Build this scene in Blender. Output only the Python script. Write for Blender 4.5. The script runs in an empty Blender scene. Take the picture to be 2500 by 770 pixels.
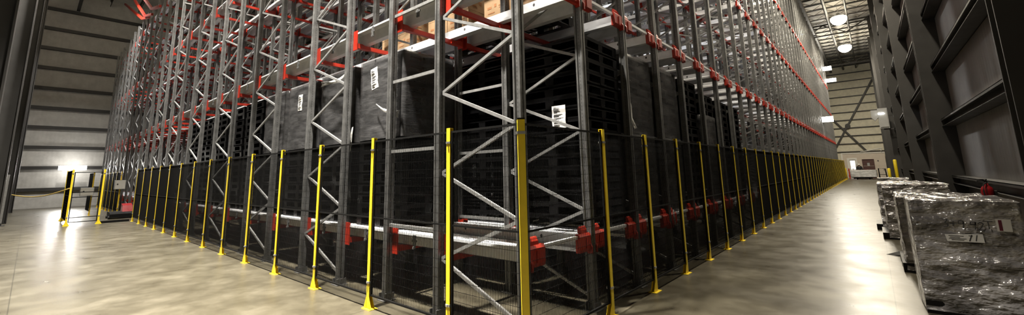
import bpy, math, random
from mathutils import Vector, Matrix
random.seed(7)
S = bpy.context.scene
COL = S.collection
R = random.uniform

# ------------------------------------------------------------------ helpers
class MB:
    """collects polygons and links them as one mesh object"""
    def __init__(s): s.v = []; s.f = []
    def add(s, vs, fs):
        o = len(s.v); s.v += [tuple(p) for p in vs]; s.f += [tuple(i + o for i in f) for f in fs]
        return s
    def box(s, x0, x1, y0, y1, z0, z1):
        if x0 > x1: x0, x1 = x1, x0
        if y0 > y1: y0, y1 = y1, y0
        if z0 > z1: z0, z1 = z1, z0
        return s.add([(x0,y0,z0),(x1,y0,z0),(x1,y1,z0),(x0,y1,z0),(x0,y0,z1),(x1,y0,z1),(x1,y1,z1),(x0,y1,z1)],
                     [(0,3,2,1),(4,5,6,7),(0,1,5,4),(1,2,6,5),(2,3,7,6),(3,0,4,7)])
    def bar(s, p, q, w, t, n=(0,1,0)):
        """rectangular bar from p to q, t thick along n, w wide in the other direction"""
        p, q, n = Vector(p), Vector(q), Vector(n).normalized()
        d = (q - p).normalized(); a = d.cross(n)
        if a.length < 1e-4: a = d.cross(Vector((1,0,0)))
        a.normalize(); b = a.cross(d).normalized()
        a *= w/2; b *= t/2
        return s.add([p-a-b,p+a-b,p+a+b,p-a+b,q-a-b,q+a-b,q+a+b,q-a+b],
                     [(0,3,2,1),(4,5,6,7),(0,1,5,4),(1,2,6,5),(2,3,7,6),(3,0,4,7)])
    def tube(s, pts, r, k=8):
        pts = [Vector(p) for p in pts]; vs = []; fs = []; ref = None
        for i, p in enumerate(pts):
            d = (pts[min(i+1,len(pts)-1)] - pts[max(i-1,0)]).normalized()
            if ref is None: ref = Vector((0,0,1)) if abs(d.z) < .9 else Vector((1,0,0))
            a = d.cross(ref)
            if a.length < .2: a = d.cross(Vector((1,0,0)) if abs(d.x) < .8 else Vector((0,1,0)))
            a.normalize(); b = d.cross(a).normalized()
            rr = r[i] if isinstance(r, (list,tuple)) else r
            vs += [p + a*math.cos(2*math.pi*j/k)*rr + b*math.sin(2*math.pi*j/k)*rr for j in range(k)]
        for i in range(len(pts)-1):
            for j in range(k):
                fs.append((i*k+j, i*k+(j+1)%k, (i+1)*k+(j+1)%k, (i+1)*k+j))
        fs.append(tuple(range(k-1,-1,-1))); n = (len(pts)-1)*k; fs.append(tuple(n+j for j in range(k)))
        return s.add(vs, fs)
    def prism(s, poly, axis, a, b):
        """extrude a 2D polygon along an axis: 'x' -> (y,z), 'y' -> (x,z), 'z' -> (x,y)"""
        n = len(poly)
        m = {'x': lambda u,v,w:(w,u,v), 'y': lambda u,v,w:(u,w,v), 'z': lambda u,v,w:(u,v,w)}[axis]
        vs = [m(u,v,a) for u,v in poly] + [m(u,v,b) for u,v in poly]
        fs = [(i,(i+1)%n,n+(i+1)%n,n+i) for i in range(n)] + [tuple(range(n-1,-1,-1)), tuple(range(n,2*n))]
        return s.add(vs, fs)
    def lathe(s, prof, c=(0,0,0), k=20):
        vs = []; fs = []
        for r, z in prof:
            vs += [(c[0]+r*math.cos(2*math.pi*j/k), c[1]+r*math.sin(2*math.pi*j/k), c[2]+z) for j in range(k)]
        for i in range(len(prof)-1):
            for j in range(k): fs.append((i*k+j, i*k+(j+1)%k, (i+1)*k+(j+1)%k, (i+1)*k+j))
        return s.add(vs, fs)
    def mesh(s, name, mat, smooth=False):
        me = bpy.data.meshes.new(name); me.from_pydata(s.v, [], s.f); me.validate()
        if mat: me.materials.append(mat)
        import bmesh
        bm = bmesh.new(); bm.from_mesh(me); bmesh.ops.recalc_face_normals(bm, faces=bm.faces); bm.to_mesh(me); bm.free()
        if smooth:
            for p in me.polygons: p.use_smooth = True
        return me

def put(name, me, parent=None, loc=(0,0,0), rot=(0,0,0)):
    o = bpy.data.objects.new(name, me); COL.objects.link(o)
    o.location = loc; o.rotation_euler = rot
    if parent: o.parent = parent
    return o
def tag(o, label, cat, group=None, kind=None):
    o['label'] = label; o['category'] = cat
    if group: o['group'] = group
    if kind: o['kind'] = kind
    return o
def thing(name, label, cat, loc=(0,0,0), group=None, rot=(0,0,0)):
    o = bpy.data.objects.new(name, None); COL.objects.link(o); o.location = loc; o.rotation_euler = rot
    o.empty_display_size = .1
    return tag(o, label, cat, group)
def struct(name, me, loc=(0,0,0), label=None):
    o = put(name, me, None, loc); o['kind'] = 'structure'
    if label: o['label'] = label; 
    return o
ONES = ['zeroth','first','second','third','fourth','fifth','sixth','seventh','eighth','ninth','tenth','eleventh','twelfth','thirteenth',
        'fourteenth','fifteenth','sixteenth','seventeenth','eighteenth','nineteenth']
TENS = {2:('twentieth','twenty'),3:('thirtieth','thirty'),4:('fortieth','forty'),5:('fiftieth','fifty')}
def nth(n):
    if n < 20: return ONES[n]
    a, b = TENS[n//10]
    return a if n % 10 == 0 else b + '-' + ONES[n%10]

# ------------------------------------------------------------------ materials
class NT:
    def __init__(s, name):
        s.m = bpy.data.materials.new(name); s.m.use_nodes = True; s.t = s.m.node_tree
        s.b = s.t.nodes['Principled BSDF']; s.out = s.t.nodes['Material Output']
    def n(s, typ, **kw):
        x = s.t.nodes.new('ShaderNode' + typ)
        for k, v in kw.items():
            if k.startswith('i_'):
                key = k[2:]
                x.inputs[int(key) if key.isdigit() else key.replace('_',' ')].default_value = v
            else: setattr(x, k, v)
        return x
    def l(s, a, b): s.t.links.new(a, b)
    def coord(s, scale=(1,1,1), kind='Object'):
        tc = s.n('TexCoord'); mp = s.n('Mapping'); mp.inputs['Scale'].default_value = scale
        s.l(tc.outputs[kind], mp.inputs['Vector']); return mp.outputs['Vector']
    def noise(s, vec, scale=5, detail=4, rough=.55):
        x = s.n('TexNoise'); x.inputs['Scale'].default_value = scale; x.inputs['Detail'].default_value = detail
        x.inputs['Roughness'].default_value = rough
        s.l(vec, x.inputs['Vector']); return x.outputs['Fac']
    def ramp(s, fac, stops):
        x = s.n('ValToRGB'); e = x.color_ramp.elements
        while len(e) < len(stops): e.new(.5)
        for i, (p, c) in enumerate(stops): e[i].position = p; e[i].color = (*c, 1) if len(c) == 3 else c
        s.l(fac, x.inputs['Fac']); return x.outputs['Color']
    def maprange(s, v, a, b, c, d):
        x = s.n('MapRange'); x.inputs[1].default_value = a; x.inputs[2].default_value = b
        x.inputs[3].default_value = c; x.inputs[4].default_value = d; s.l(v, x.inputs[0]); return x.outputs[0]
    def bump(s, h, strength=.3, dist=.01):
        x = s.n('Bump'); x.inputs['Strength'].default_value = strength; x.inputs['Distance'].default_value = dist
        s.l(h, x.inputs['Height']); s.l(x.outputs['Normal'], s.b.inputs['Normal'])

def simple(name, col, rough=.5, metal=0., var=.12, scale=6., bump=0., coord='Object', stretch=(1,1,1), spec=.5):
    t = NT(name); t.b.inputs['Specular IOR Level'].default_value = spec; v = t.coord(stretch, coord); f = t.noise(v, scale, 5)
    lo = tuple(max(0, c*(1-var)) for c in col); hi = tuple(min(1, c*(1+var)) for c in col)
    t.l(t.ramp(f, [(.3, lo), (.7, hi)]), t.b.inputs['Base Color'])
    t.l(t.maprange(f, .3, .7, rough*.88, min(1, rough*1.12)), t.b.inputs['Roughness'])
    t.b.inputs['Metallic'].default_value = metal
    if bump: t.bump(f, bump, .01)
    return t.m
def emit(name, col, strength):
    t = NT(name); t.b.inputs['Base Color'].default_value = (*col, 1)
    t.b.inputs['Emission Color'].default_value = (*col, 1); t.b.inputs['Emission Strength'].default_value = strength
    return t.m

def make_upright_mat():
    t = NT('galvanised_upright')
    v = t.coord(); f = t.noise(v, 9, 5)
    base = t.ramp(f, [(.3, (.14,.142,.142)), (.7, (.225,.227,.226))])
    sp = t.n('SeparateXYZ'); t.l(v, sp.inputs[0])
    def mth(op, a, b=None):
        x = t.n('Math', operation=op); t.l(a, x.inputs[0])
        if b is not None:
            if isinstance(b, (int,float)): x.inputs[1].default_value = b
            else: t.l(b, x.inputs[1])
        return x.outputs[0]
    # two staggered columns of slots on the perforated faces
    zz = mth('ABSOLUTE', mth('SUBTRACT', mth('FRACT', mth('MULTIPLY', sp.outputs['Z'], 20.)), .5))
    hz = mth('LESS_THAN', zz, .2)
    ax = mth('ABSOLUTE', sp.outputs['X']); hx = mth('LESS_THAN', ax, .006)
    ay = mth('ABSOLUTE', sp.outputs['Y']); hy = mth('LESS_THAN', ay, .007)
    hole = mth('MULTIPLY', hz, mth('MAXIMUM', hx, hy)); hole = mth('MULTIPLY', hole, .55)
    mx = t.n('Mix', data_type='RGBA'); t.l(hole, mx.inputs[0]); t.l(base, mx.inputs[6]); mx.inputs[7].default_value = (.05,.05,.05,1)
    t.l(mx.outputs[2], t.b.inputs['Base Color'])
    t.b.inputs['Metallic'].default_value = .55
    t.l(t.maprange(f, .3, .7, .36, .5), t.b.inputs['Roughness'])
    return t.m
M = {}
M['upright'] = make_upright_mat()
M['galv'] = simple('galvanised_steel', (.37,.375,.375), .4, .5, .15, 14)
M['rail'] = simple('pale_galvanised_rail', (.84,.86,.90), .38, .25, .1, 5)
M['red'] = simple('red_powder_coat', (.40,.022,.008), .42, 0, .12, 7)
M['yellow'] = simple('yellow_powder_coat', (.92,.70,.03), .4, 0, .06, 9)
M['black'] = simple('black_powder_coat', (.004,.004,.004), .7, 0, .15, 9, spec=.15)
M['pallet'] = simple('black_plastic', (.0045,.0045,.005), .3, 0, .2, 10, spec=.3)
M['dark_steel'] = simple('dark_painted_steel', (.034,.033,.032), .5, 0, .12, 3)
M['zinc'] = simple('zinc_clamp', (.55,.55,.54), .35, .8, .1, 12)
M['paper'] = simple('white_paper', (.78,.78,.77), .7, 0, .04, 5)
M['ink'] = simple('dark_ink', (.05,.05,.055), .7, 0, .1, 5)
M['wine'] = simple('dark_red_print', (.12,.012,.03), .7, 0, .1, 5)
M['white'] = simple('white_paint', (.75,.74,.7), .5, 0, .05, 4)
M['pink_wall'] = simple('pale_plaster', (.60,.53,.45), .7, 0, .05, 3)
M['brown'] = simple('brown_door_paint', (.085,.035,.03), .5, 0, .1, 3)
M['grey'] = simple('grey_enamel', (.36,.37,.37), .45, 0, .06, 4)
M['ext_red'] = simple('extinguisher_red', (.30,.012,.016), .3, 0, .08, 6)
M['skin'] = simple('skin', (.45,.27,.19), .55, 0, .05, 6)
M['cloth'] = simple('black_jacket_cloth', (.012,.012,.014), .8, 0, .15, 20)
M['trousers'] = simple('navy_trouser_cloth', (.02,.022,.035), .8, 0, .15, 20)
M['carton'] = simple('brown_cardboard', (.40,.26,.14), .75, 0, .08, 4)
M['print'] = simple('orange_carton_print', (.36,.15,.055), .75, 0, .1, 6)
M['rubber'] = simple('black_rubber', (.015,.015,.015), .8, 0, .1, 8)
M['tape'] = simple('yellow_tape', (.65,.47,.12), .6, 0, .08, 8)
M['goods'] = simple('dark_packed_goods', (.06,.05,.045), .6, 0, .35, 4)
M['lens'] = emit('lamp_lens', (1,.86,.62), 60)
M['cool_lens'] = emit('cool_lamp_lens', (1,.97,.92), 40)
M['lit_door'] = emit('lit_doorway', (1,.98,.95), 2.2)

def make_floor():
    t = NT('polished_concrete'); v = t.coord()
    big = t.noise(v, .35, 5, .6); mid = t.noise(v, 1.7, 6, .65); fine = t.noise(v, 40, 3, .6)
    c = t.ramp(mid, [(.28, (.055,.048,.033)), (.5, (.082,.073,.050)), (.72, (.116,.104,.074))])
    mx = t.n('Mix', data_type='RGBA', blend_type='MULTIPLY'); mx.inputs[0].default_value = 1
    t.l(c, mx.inputs[6]); t.l(t.ramp(big, [(.3, (.72,.71,.69)), (.65, (1,1,1))]), mx.inputs[7])
    m2 = t.n('Mix', data_type='RGBA', blend_type='MULTIPLY'); m2.inputs[0].default_value = 1
    t.l(mx.outputs[2], m2.inputs[6]); t.l(t.ramp(fine, [(.3, (.88,.88,.88)), (.6, (1,1,1))]), m2.inputs[7])
    # saw-cut joints
    br = t.n('TexBrick'); br.offset = 0; br.inputs['Scale'].default_value = 1; br.inputs['Mortar Size'].default_value = .006
    br.inputs['Brick Width'].default_value = 5.2; br.inputs['Row Height'].default_value = 5.2
    br.inputs['Color1'].default_value = br.inputs['Color2'].default_value = (1,1,1,1); br.inputs['Mortar'].default_value = (.45,.45,.43,1)
    mp = t.coord(); t.l(mp, br.inputs['Vector'])
    m3 = t.n('Mix', data_type='RGBA', blend_type='MULTIPLY'); m3.inputs[0].default_value = 1
    t.l(m2.outputs[2], m3.inputs[6]); t.l(br.outputs['Color'], m3.inputs[7])
    t.l(m3.outputs[2], t.b.inputs['Base Color'])
    t.l(t.maprange(mid, .3, .7, .26, .42), t.b.inputs['Roughness'])
    t.bump(mid, .05, .02)
    return t.m
M['floor'] = make_floor()
def make_panel_wall(name, col, axis):
    t = NT(name); v = t.coord()
    f = t.noise(v, 2.2, 6, .65)
    lo = tuple(c*.82 for c in col); hi = tuple(min(1,c*1.08) for c in col)
    t.l(t.ramp(f, [(.3, lo), (.7, hi)]), t.b.inputs['Base Color']); t.b.inputs['Roughness'].default_value = .55
    w = t.n('TexWave', wave_type='BANDS', bands_direction=axis, wave_profile='SIN'); w.inputs['Scale'].default_value = 1.6; w.inputs['Distortion'].default_value = .3
    t.l(v, w.inputs['Vector']); t.bump(w.outputs['Fac'], .12, .02)
    return t.m
M['wall_y'] = make_panel_wall('ribbed_wall_panel', (.56,.55,.52), 'Y')
M['wall_darkened'] = make_panel_wall('darkened_wall_panel', (.09,.088,.085), 'X')  # front wall colour darkened so it bounces less light onto the rack
M['wall_shaded'] = make_panel_wall('shaded_wall_panel', (.27,.26,.245), 'Y')  # shading of the right wall put into a darker panel colour
M['wall_x'] = make_panel_wall('ribbed_end_wall_panel', (.86,.82,.66), 'X')
M['deck'] = make_panel_wall('ribbed_roof_deck', (.72,.70,.64), 'X')

def make_film(name, base, alpha_lo, alpha_hi, rough, bump, scale, stretch):
    t = NT(name); v = t.coord(stretch)
    a = t.noise(v, scale, 6, .65); v2 = t.coord((1,1,1)); b = t.noise(v2, scale*.5, 4, .6)
    t.l(t.ramp(a, [(.3, tuple(c*.55 for c in base)), (.7, base)]), t.b.inputs['Base Color'])
    t.l(t.maprange(b, .3, .7, rough*.6, rough*1.5), t.b.inputs['Roughness'])
    t.l(t.maprange(a, .35, .68, alpha_lo, alpha_hi), t.b.inputs['Alpha'])
    t.b.inputs['Specular IOR Level'].default_value = .7
    x = t.n('Math', operation='ADD'); t.l(a, x.inputs[0]); t.l(b, x.inputs[1])
    t.bump(x.outputs[0], bump, .03)
    return t.m
M['film'] = make_film('stretch_film', (.15,.15,.155), .34, .62, .2, .22, 2.4, (1,1,4.5))
def make_heavy_film():
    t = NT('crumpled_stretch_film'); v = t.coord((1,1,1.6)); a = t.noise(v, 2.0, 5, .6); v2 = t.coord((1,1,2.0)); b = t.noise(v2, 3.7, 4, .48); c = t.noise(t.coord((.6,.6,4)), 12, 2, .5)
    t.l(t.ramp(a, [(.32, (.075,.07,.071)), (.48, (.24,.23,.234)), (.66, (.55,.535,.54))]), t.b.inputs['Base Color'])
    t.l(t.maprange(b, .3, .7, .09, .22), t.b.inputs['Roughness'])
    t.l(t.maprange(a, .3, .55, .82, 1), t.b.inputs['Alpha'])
    t.b.inputs['Specular IOR Level'].default_value = 1.0
    t.b.inputs['Coat Weight'].default_value = 1; t.b.inputs['Coat Roughness'].default_value = .09; t.b.inputs['Coat IOR'].default_value = 1.7
    x = t.n('Math', operation='MULTIPLY_ADD'); t.l(c, x.inputs[0]); x.inputs[1].default_value = .012; t.l(b, x.inputs[2])
    bp = t.n('Bump'); bp.inputs['Strength'].default_value = 1; bp.inputs['Distance'].default_value = .17
    t.l(x.outputs[0], bp.inputs['Height']); t.l(bp.outputs['Normal'], t.b.inputs['Normal']); t.l(bp.outputs['Normal'], t.b.inputs['Coat Normal'])
    return t.m
M['film_heavy'] = make_heavy_film()
M['film_scrap'] = make_film('loose_film', (.62,.62,.60), .75, .95, .3, .8, 5, (1,1,1))
M['film_white'] = make_film('white_stretch_film', (.75,.76,.77), .75, .98, .35, .5, 3.0, (1,1,3))

# ------------------------------------------------------------------ camera (fitted to the fence line)
H = 1.72
F, PPY, PITCH, ROLL, YAW = 1004.5631, 253.5581, .16544, -.02268, -.71090
exec("""
def _cam():
    fw = Vector((math.sin(YAW)*math.cos(PITCH), math.cos(YAW)*math.cos(PITCH), math.sin(PITCH)))
    r0 = Vector((math.cos(YAW), -math.sin(YAW), 0)); u0 = r0.cross(fw)
    r = math.cos(ROLL)*r0 + math.sin(ROLL)*u0; u = r.cross(fw)
    return fw, r, u
""")
fw, rt, up = _cam()
cd = bpy.data.cameras.new('camera'); cam = bpy.data.objects.new('camera', cd); COL.objects.link(cam)
cd.sensor_fit = 'HORIZONTAL'; cd.sensor_width = 36; cd.lens = F/2500*36
cd.shift_y = -(385-PPY)/2500; cd.shift_x = 0
cd.clip_start = .05; cd.clip_end = 300
m = Matrix((rt, up, -fw)).transposed().to_4x4(); m.translation = Vector((0,0,H)); cam.matrix_world = m
S.camera = cam

# ------------------------------------------------------------------ setting
XW, XL, YF, YE, ZC = 1.80, -44.0, -1.15, 73.0, 15.8
XI = 1.30                       # inner flange line of the right wall columns
st = lambda n, mb, mat, label=None: struct(n, mb.mesh(n, mat), label=label)
st('floor', MB().box(XL-.3, XW+.3, YF-.3, YE+.3, -.2, 0), M['floor'])
st('ceiling', MB().box(XL-.3, XW+.3, YF-.3, YE+.3, ZC, ZC+.2), M['deck'])
st('wall_right', MB().box(XW, XW+.2, YF-.2, YE+.2, 0, ZC), M['wall_shaded'])
st('wall_left', MB().box(XL-.2, XL, YF-.2, YE+.2, 0, ZC), M['wall_y'])
st('wall_front', MB().box(XL, XW, YF-.2, YF, 0, ZC), M['wall_darkened'])
st('wall_back', MB().box(XL, XW, YE, YE+.2, 0, ZC), M['wall_x'])

# H section building columns and wall rails
def hcol(x, y, d, w, h, along):     # along: 'x' web runs in x, flanges face x
    b = MB(); t = .03
    if along == 'x':
        b.box(x-d/2, x-d/2+t, y-w/2, y+w/2, 0, h).box(x+d/2-t, x+d/2, y-w/2, y+w/2, 0, h).box(x-d/2+t, x+d/2-t, y-.012, y+.012, 0, h)
        b.box(x-d/2, x+d/2, y-w/2, y+w/2, 0, .03)
    else:
        b.box(x-w/2, x+w/2, y-d/2, y-d/2+t, 0, h).box(x-w/2, x+w/2, y+d/2-t, y+d/2, 0, h).box(x-.012, x+.012, y-d/2+t, y+d/2-t, 0, h)
        b.box(x-w/2, x+w/2, y-d/2, y+d/2, 0, .03)
    return b
COLY = [7.35+8.75*i for i in range(8)]
for i, y in enumerate(COLY):
    struct('steel_column', hcol((XI+XW)/2, y, .30, XW-XI, ZC, 'y').mesh('steel_column', M['dark_steel']))
for x in (-2.5, -11.3, -20.2, -29.1, -39.2):
    struct('steel_column', hcol(x, (YF-.47)/2, abs(YF+.47), .36, ZC, 'y').mesh('steel_column', M['dark_steel']))
for x in (-40.9, -33.5, -18.0):
    pass
def girt_y(xa, xb, z, y0, y1):       # channel running along y: top ledge, back web and drooping front lip
    b = MB(); b.box(xa, xb, y0, y1, z-.012, z).box(xa, xa+.012*(1 if xb > xa else -1), y0, y1, z-.05, z).box(xb-.012, xb, y0, y1, z-.2, z)
    b.box(xa, xb, y0, y1, z-.2, z-.19); b.box((xa+xb)/2-.006, (xa+xb)/2+.006, y0, y1, z-.19, z-.012)
    return b
n = 0
for k in range(10):
    z = 1.38+1.5*k
    edges = [YF] + COLY + [YE]
    for a, b_ in zip(edges[:-1], edges[1:]):
        struct('wall_girt', girt_y(XW-.26, XW-.001, z, a+.02, b_-.02).mesh('wall_girt', M['dark_steel']))
for k, z in enumerate((1.27,2.77,4.19,5.6,7.0,8.42,9.9,11.35,12.82,14.3)):
    struct('wall_girt', MB().box(XL+.001, XL+.2, YF, YE, z-.11, z+.11).mesh('wall_girt', M['dark_steel']))
for k in range(12):
    z = 3.45+1.085*k
    struct('wall_girt', MB().box(-14, XW, YE-.20, YE-.001, z-.06, z+.06).mesh('wall_girt', M['dark_steel']))
for k in range(10):
    z = 1.3+1.45*k
    struct('wall_girt', MB().box(XL, XW, YF+.001, YF+.2, z-.06, z+.06).mesh('wall_girt', M['dark_steel']))
# diagonal wind bracing on the end wall
b = MB(); yb = YE-.3
b.bar((1.35,yb,13.0),(-4.6,yb,2.2),.20,.1).bar((-5.2,yb-.02,10.6),(.35,yb-.02,2.4),.20,.1)
b.prism([(-1.94+.30*math.cos(a*math.pi/4), 6.95+.36*math.sin(a*math.pi/4)) for a in range(8)], 'y', yb-.1, yb+.06)
o = st('cross_brace', b, M['dark_steel'])
# roof: trusses across the hall, purlins and pipes along it
def truss(y):
    b = MB(); x0, x1 = XL+.3, XI+.1
    b.box(x0,x1,y-.09,y+.09,14.42,14.56).box(x0,x1,y-.09,y+.09,15.5,15.66)
    nb = 26; d = (x1-x0)/nb
    for i in range(nb):
        xa, xb = x0+i*d, x0+(i+1)*d
        if i % 2: b.bar((xa,y,14.5),(xb,y,15.55),.09,.09)
        else: b.bar((xa,y,15.55),(xb,y,14.5),.09,.09)
    return b
for y in (1.0, 17.5, 34.0, 50.5, 67.0):
    struct('roof_truss', truss(y).mesh('roof_truss', M['dark_steel']))
jm = None
for i in range(43):
    y = 2.65+1.65*i
    if any(abs(y-t) < .4 for t in (1.0,17.5,34.0,50.5,67.0)): continue
    if jm is None:
        b = MB(); b.box(XL+.3,XI+.4,-.05,.05,15.70,15.79).box(XL+.3,XI+.4,-.02,.02,15.28,15.33)
        q = 60; d = (XI+.1-XL-.3)/q
        for j in range(q):
            xa = XL+.3+j*d
            b.bar((xa,0,15.3 if j%2 else 15.72),(xa+d,0,15.72 if j%2 else 15.3),.03,.03)
        jm = b.mesh('roof_joist', M['dark_steel'])
    struct('roof_joist', jm, (0,y,0))
st('roof_beam', MB().box(-2.98,-2.72,YF,YE-.2,14.62,14.95).box(-2.87,-2.83,YF,YE-.2,14.95,15.5), M['dark_steel'])
def pipe_along(name, label, x, z, r, mat):
    tag(put(name, MB().tube([(x,YF+.2,z),(x,YE-.2,z)], r, 10).mesh(name, mat, True)), label, 'pipe', 'pipes under the roof')
pipe_along('roof_pipe', 'long dark pipe under the roof deck, nearer the rack', -1.45, 14.9, .12, M['dark_steel'])
pipe_along('roof_pipe', 'long dark pipe under the roof deck, nearer the right wall', -.1, 14.9, .08, M['dark_steel'])

# ------------------------------------------------------------------ lamps
def light(typ, loc, energy, col, size=.3, rot=(0,0,0), parent=None, **kw):
    d = bpy.data.lights.new('lamp_light', typ); d.energy = energy; d.color = col
    if typ == 'AREA':
        d.shape = kw.get('shape', 'DISK'); d.size = size
        if 'size_y' in kw: d.size_y = kw['size_y']
        d.spread = kw.get('spread', math.pi)
    elif typ == 'SPOT':
        d.shadow_soft_size = size; d.spot_size = kw.get('angle', math.radians(140)); d.spot_blend = .5
    else: d.shadow_soft_size = size
    o = bpy.data.objects.new('lamp_light', d); COL.objects.link(o); o.location = loc; o.rotation_euler = rot
    if parent: o.parent = parent
    return o
def bay_parts():
    h = MB().lathe([(.0,.42),(.12,.42),(.14,.25),(.2,.2),(.40,.12),(.52,.06),(.53,.04),(.50,.04),(.40,.08),(.0,.12)])
    l = MB().lathe([(.0,-.66),(.16,-.64),(.32,-.57),(.46,-.45),(.56,-.30),(.60,-.12),(.58,.0),(.50,.08),(.0,.09)])  # lens enlarged to a dome, its shape stands in for the lamp's glow
    h.tube([(0,0,.42),(0,0,1.0)], .015, 6)
    return h.mesh('lamp_housing', M['grey'], True), l.mesh('lamp_lens', M['lens'], True)
BH, BL = bay_parts()
def high_bay(x, y, z, energy, label, col=(1,.89,.70), spread=math.pi):
    t = thing('high_bay_lamp', label, 'ceiling lamp', (x,y,z), 'high bay lamps under the roof')
    put('lamp_housing', BH, t); put('lamp_lens', BL, t)
    light('AREA', (0,0,-.72), energy, col, .7, parent=t, spread=spread)
AISLE = [(-.72,57.0),(-.68,45.2),(-.68,33.4),(-.68,21.6),(-.68,9.8)]
for i, (x, y) in enumerate(AISLE):
    lb = ['round ceiling lamp glowing over the aisle, the farther of the two visible ones',
          'round ceiling lamp glowing over the aisle, the nearer and higher of two visible ones'][i] if i < 2 else \
         'round ceiling lamp over the right aisle, %s from the end wall' % nth(i+1)
    high_bay(x, y, 14.55, 2450, lb)
for i, x in enumerate((-5.0, -11.5, -19)):
    high_bay(x, .9, 14.55, 4500 if i == 0 else 3700, 'round ceiling lamp over the left aisle, %s from the corner' % nth(i+1), (1,.93,.82), math.radians(68 if i == 0 else 95))
for i, x in enumerate((-8, -20)):
    high_bay(x, 15.4, 15.0, 2300, 'round ceiling lamp above the rack, %s one' % ['right-hand','left-hand'][i], (.95,.97,1), math.radians(120))
high_bay(-32.0, .9, 14.55, 2900, 'added round ceiling lamp over the left aisle, nearest the far left wall', (1,.95,.88), math.radians(125))  # unseen lamp, added to brighten the far left wall and rack end
# flood lights at the far end of the rack
def flood(x, y, z, w, h, energy, label):
    t = thing('flood_light', label, 'wall lamp', (x,y,z), 'flood lights on the rack end')
    put('lamp_housing', MB().box(-w/2-.03,w/2+.03,-.06,.06,-h/2-.03,h/2+.03).box(-w/2-.3,-w/2-.03,-.03,.03,-.03,.03).mesh('lamp_housing', M['grey']), t)
    put('lamp_lens', MB().box(-w/2,w/2,-.075,-.062,-h/2,h/2).mesh('lamp_lens', M['cool_lens']), t)
    light('POINT', (.2,-.3,0), energy, (1,.93,.78), .3, parent=t)
flood(-2.45,44.4,5.62,.75,.42,420,'bright rectangular flood light low on the rack face far down the aisle')
flood(-2.45,55.5,12.1,.7,.4,1100,'bright flood light on a short arm high on the rack face')
flood(-2.45,60.0,11.5,.9,.36,1500,'wide bright flood light under the roof by the end wall')
# bright wall lamp on the left wall
t = thing('wall_flood_light', 'glaring white flood light low on the far left wall', 'wall lamp', (XL+1.25,1.9,2.72))
put('lamp_housing', MB().box(-.10,.0,-.7,.7,-.16,.16).box(-1.24,-.10,-.04,.04,-.04,.04).box(-1.245,-1.2,-.2,.2,-.2,.2).mesh('lamp_housing', M['grey']), t)
put('lamp_lens', MB().box(.001,.03,-.66,.66,-.13,.13).mesh('lamp_lens', emit('glaring_lens', (1,.97,.93), 260)), t)
light('AREA', (.1,0,0), 260, (1,.96,.9), 1.4, (0,math.radians(-90),0), t, shape='RECTANGLE', size_y=.3)
light('AREA', (-.13,0,0), 70, (1,.96,.9), 1.3, (0,math.radians(90),0), t, shape='RECTANGLE', size_y=.3)
# ------------------------------------------------------------------ rack
ROW0, PITCHY = 3.45, 1.34
NROW = 42
RY = lambda k: ROW0 + PITCHY*k
XF = -2.86
FRAMES = [(-2.86,-4.24),(-6.73,-8.17),(-9.88,-11.41),(-12.99,-14.55),(-16.13,-17.66),(-19.38,-21.0),(-22.5,-24.1),(-25.6,-27.2),
          (-28.8,-30.3),(-31.9,-33.5),(-35.0,-36.6),(-38.2,-39.8),(-41.3,-42.9)]
LEVZ = [.74, 4.02, 7.18, 10.33]
HT, HS = 14.4, 11.25
def upright_profile():
    a, g, d = .052, .02, .016
    h = .048
    return [(-a,-h),(-g-.008,-h),(-g,-h+d),(g,-h+d),(g+.008,-h),(a,-h),(a,-.014),(a-.008,-.01),(a-.008,.01),(a,.014),(a,h),
            (g+.008,h),(g,h-d),(-g,h-d),(-g-.008,h),(-a,h),(-a,.014),(-a+.008,.01),(-a+.008,-.01),(-a,-.014)]
UPM = {h: MB().prism(upright_profile(), 'z', .012, h).mesh('upright', M['upright']) for h in (HT, HS)}
FTM = MB().box(-.10,.10,-.09,.09,0,.012).box(-.07,-.055,-.08,.08,.012,.10).box(.055,.07,-.08,.08,.012,.10).mesh('foot_plate', M['upright'])
def brace_bars(x1, x2, h):
    """list of brace end points in the frame plane: x1 nearer the aisle, x2 farther"""
    out = []; z = .16; right = True
    while z + .523 < h - .1:
        p = (x1-.05 if right else x2+.05, 0, z); q = (x2+.05 if right else x1-.05, 0, z+.523)
        out.append((p, q)); z += .523; right = not right
    return out
def add_brace(b, p, q):
    b.bar(p, q, .036, .006, (0,1,0))
    d = (Vector(q)-Vector(p)).normalized(); a = d.cross(Vector((0,1,0))).normalized()*.018
    for s in (1,-1):
        o = a*s + Vector((0,.012,0))
        b.bar(Vector(p)+o, Vector(q)+o, .005, .026, (0,1,0))
    return b
BR_ALL = {}
def bracing_mesh(j, h):
    key = (j if j == 0 else 1, round(FRAMES[j][0]-FRAMES[j][1], 2), h)
    if key not in BR_ALL:
        w = key[1]; b = MB()
        for p, q in brace_bars(0, -w, h): add_brace(b, p, q)
        BR_ALL[key] = b.mesh('bracing', M['galv'])
    return BR_ALL[key]
BR_ONE = {}
def brace_meshes(w):
    w = round(w, 2)
    if w not in BR_ONE:
        up_, dn = MB(), MB()
        add_brace(up_, (-.05,0,0), (-w+.05,0,.523)); add_brace(dn, (-w+.05,0,0), (-.05,0,.523))
        BR_ONE[w] = (up_.mesh('brace', M['galv']), dn.mesh('brace', M['galv']))
    return BR_ONE[w]
SPAC = MB(); SPAC.bar((-.05,0,0),(-1.08,0,0),.045,.03,(0,1,0)); SPAC = SPAC.mesh('spacer', M['galv'])
FTOP = MB()
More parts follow.
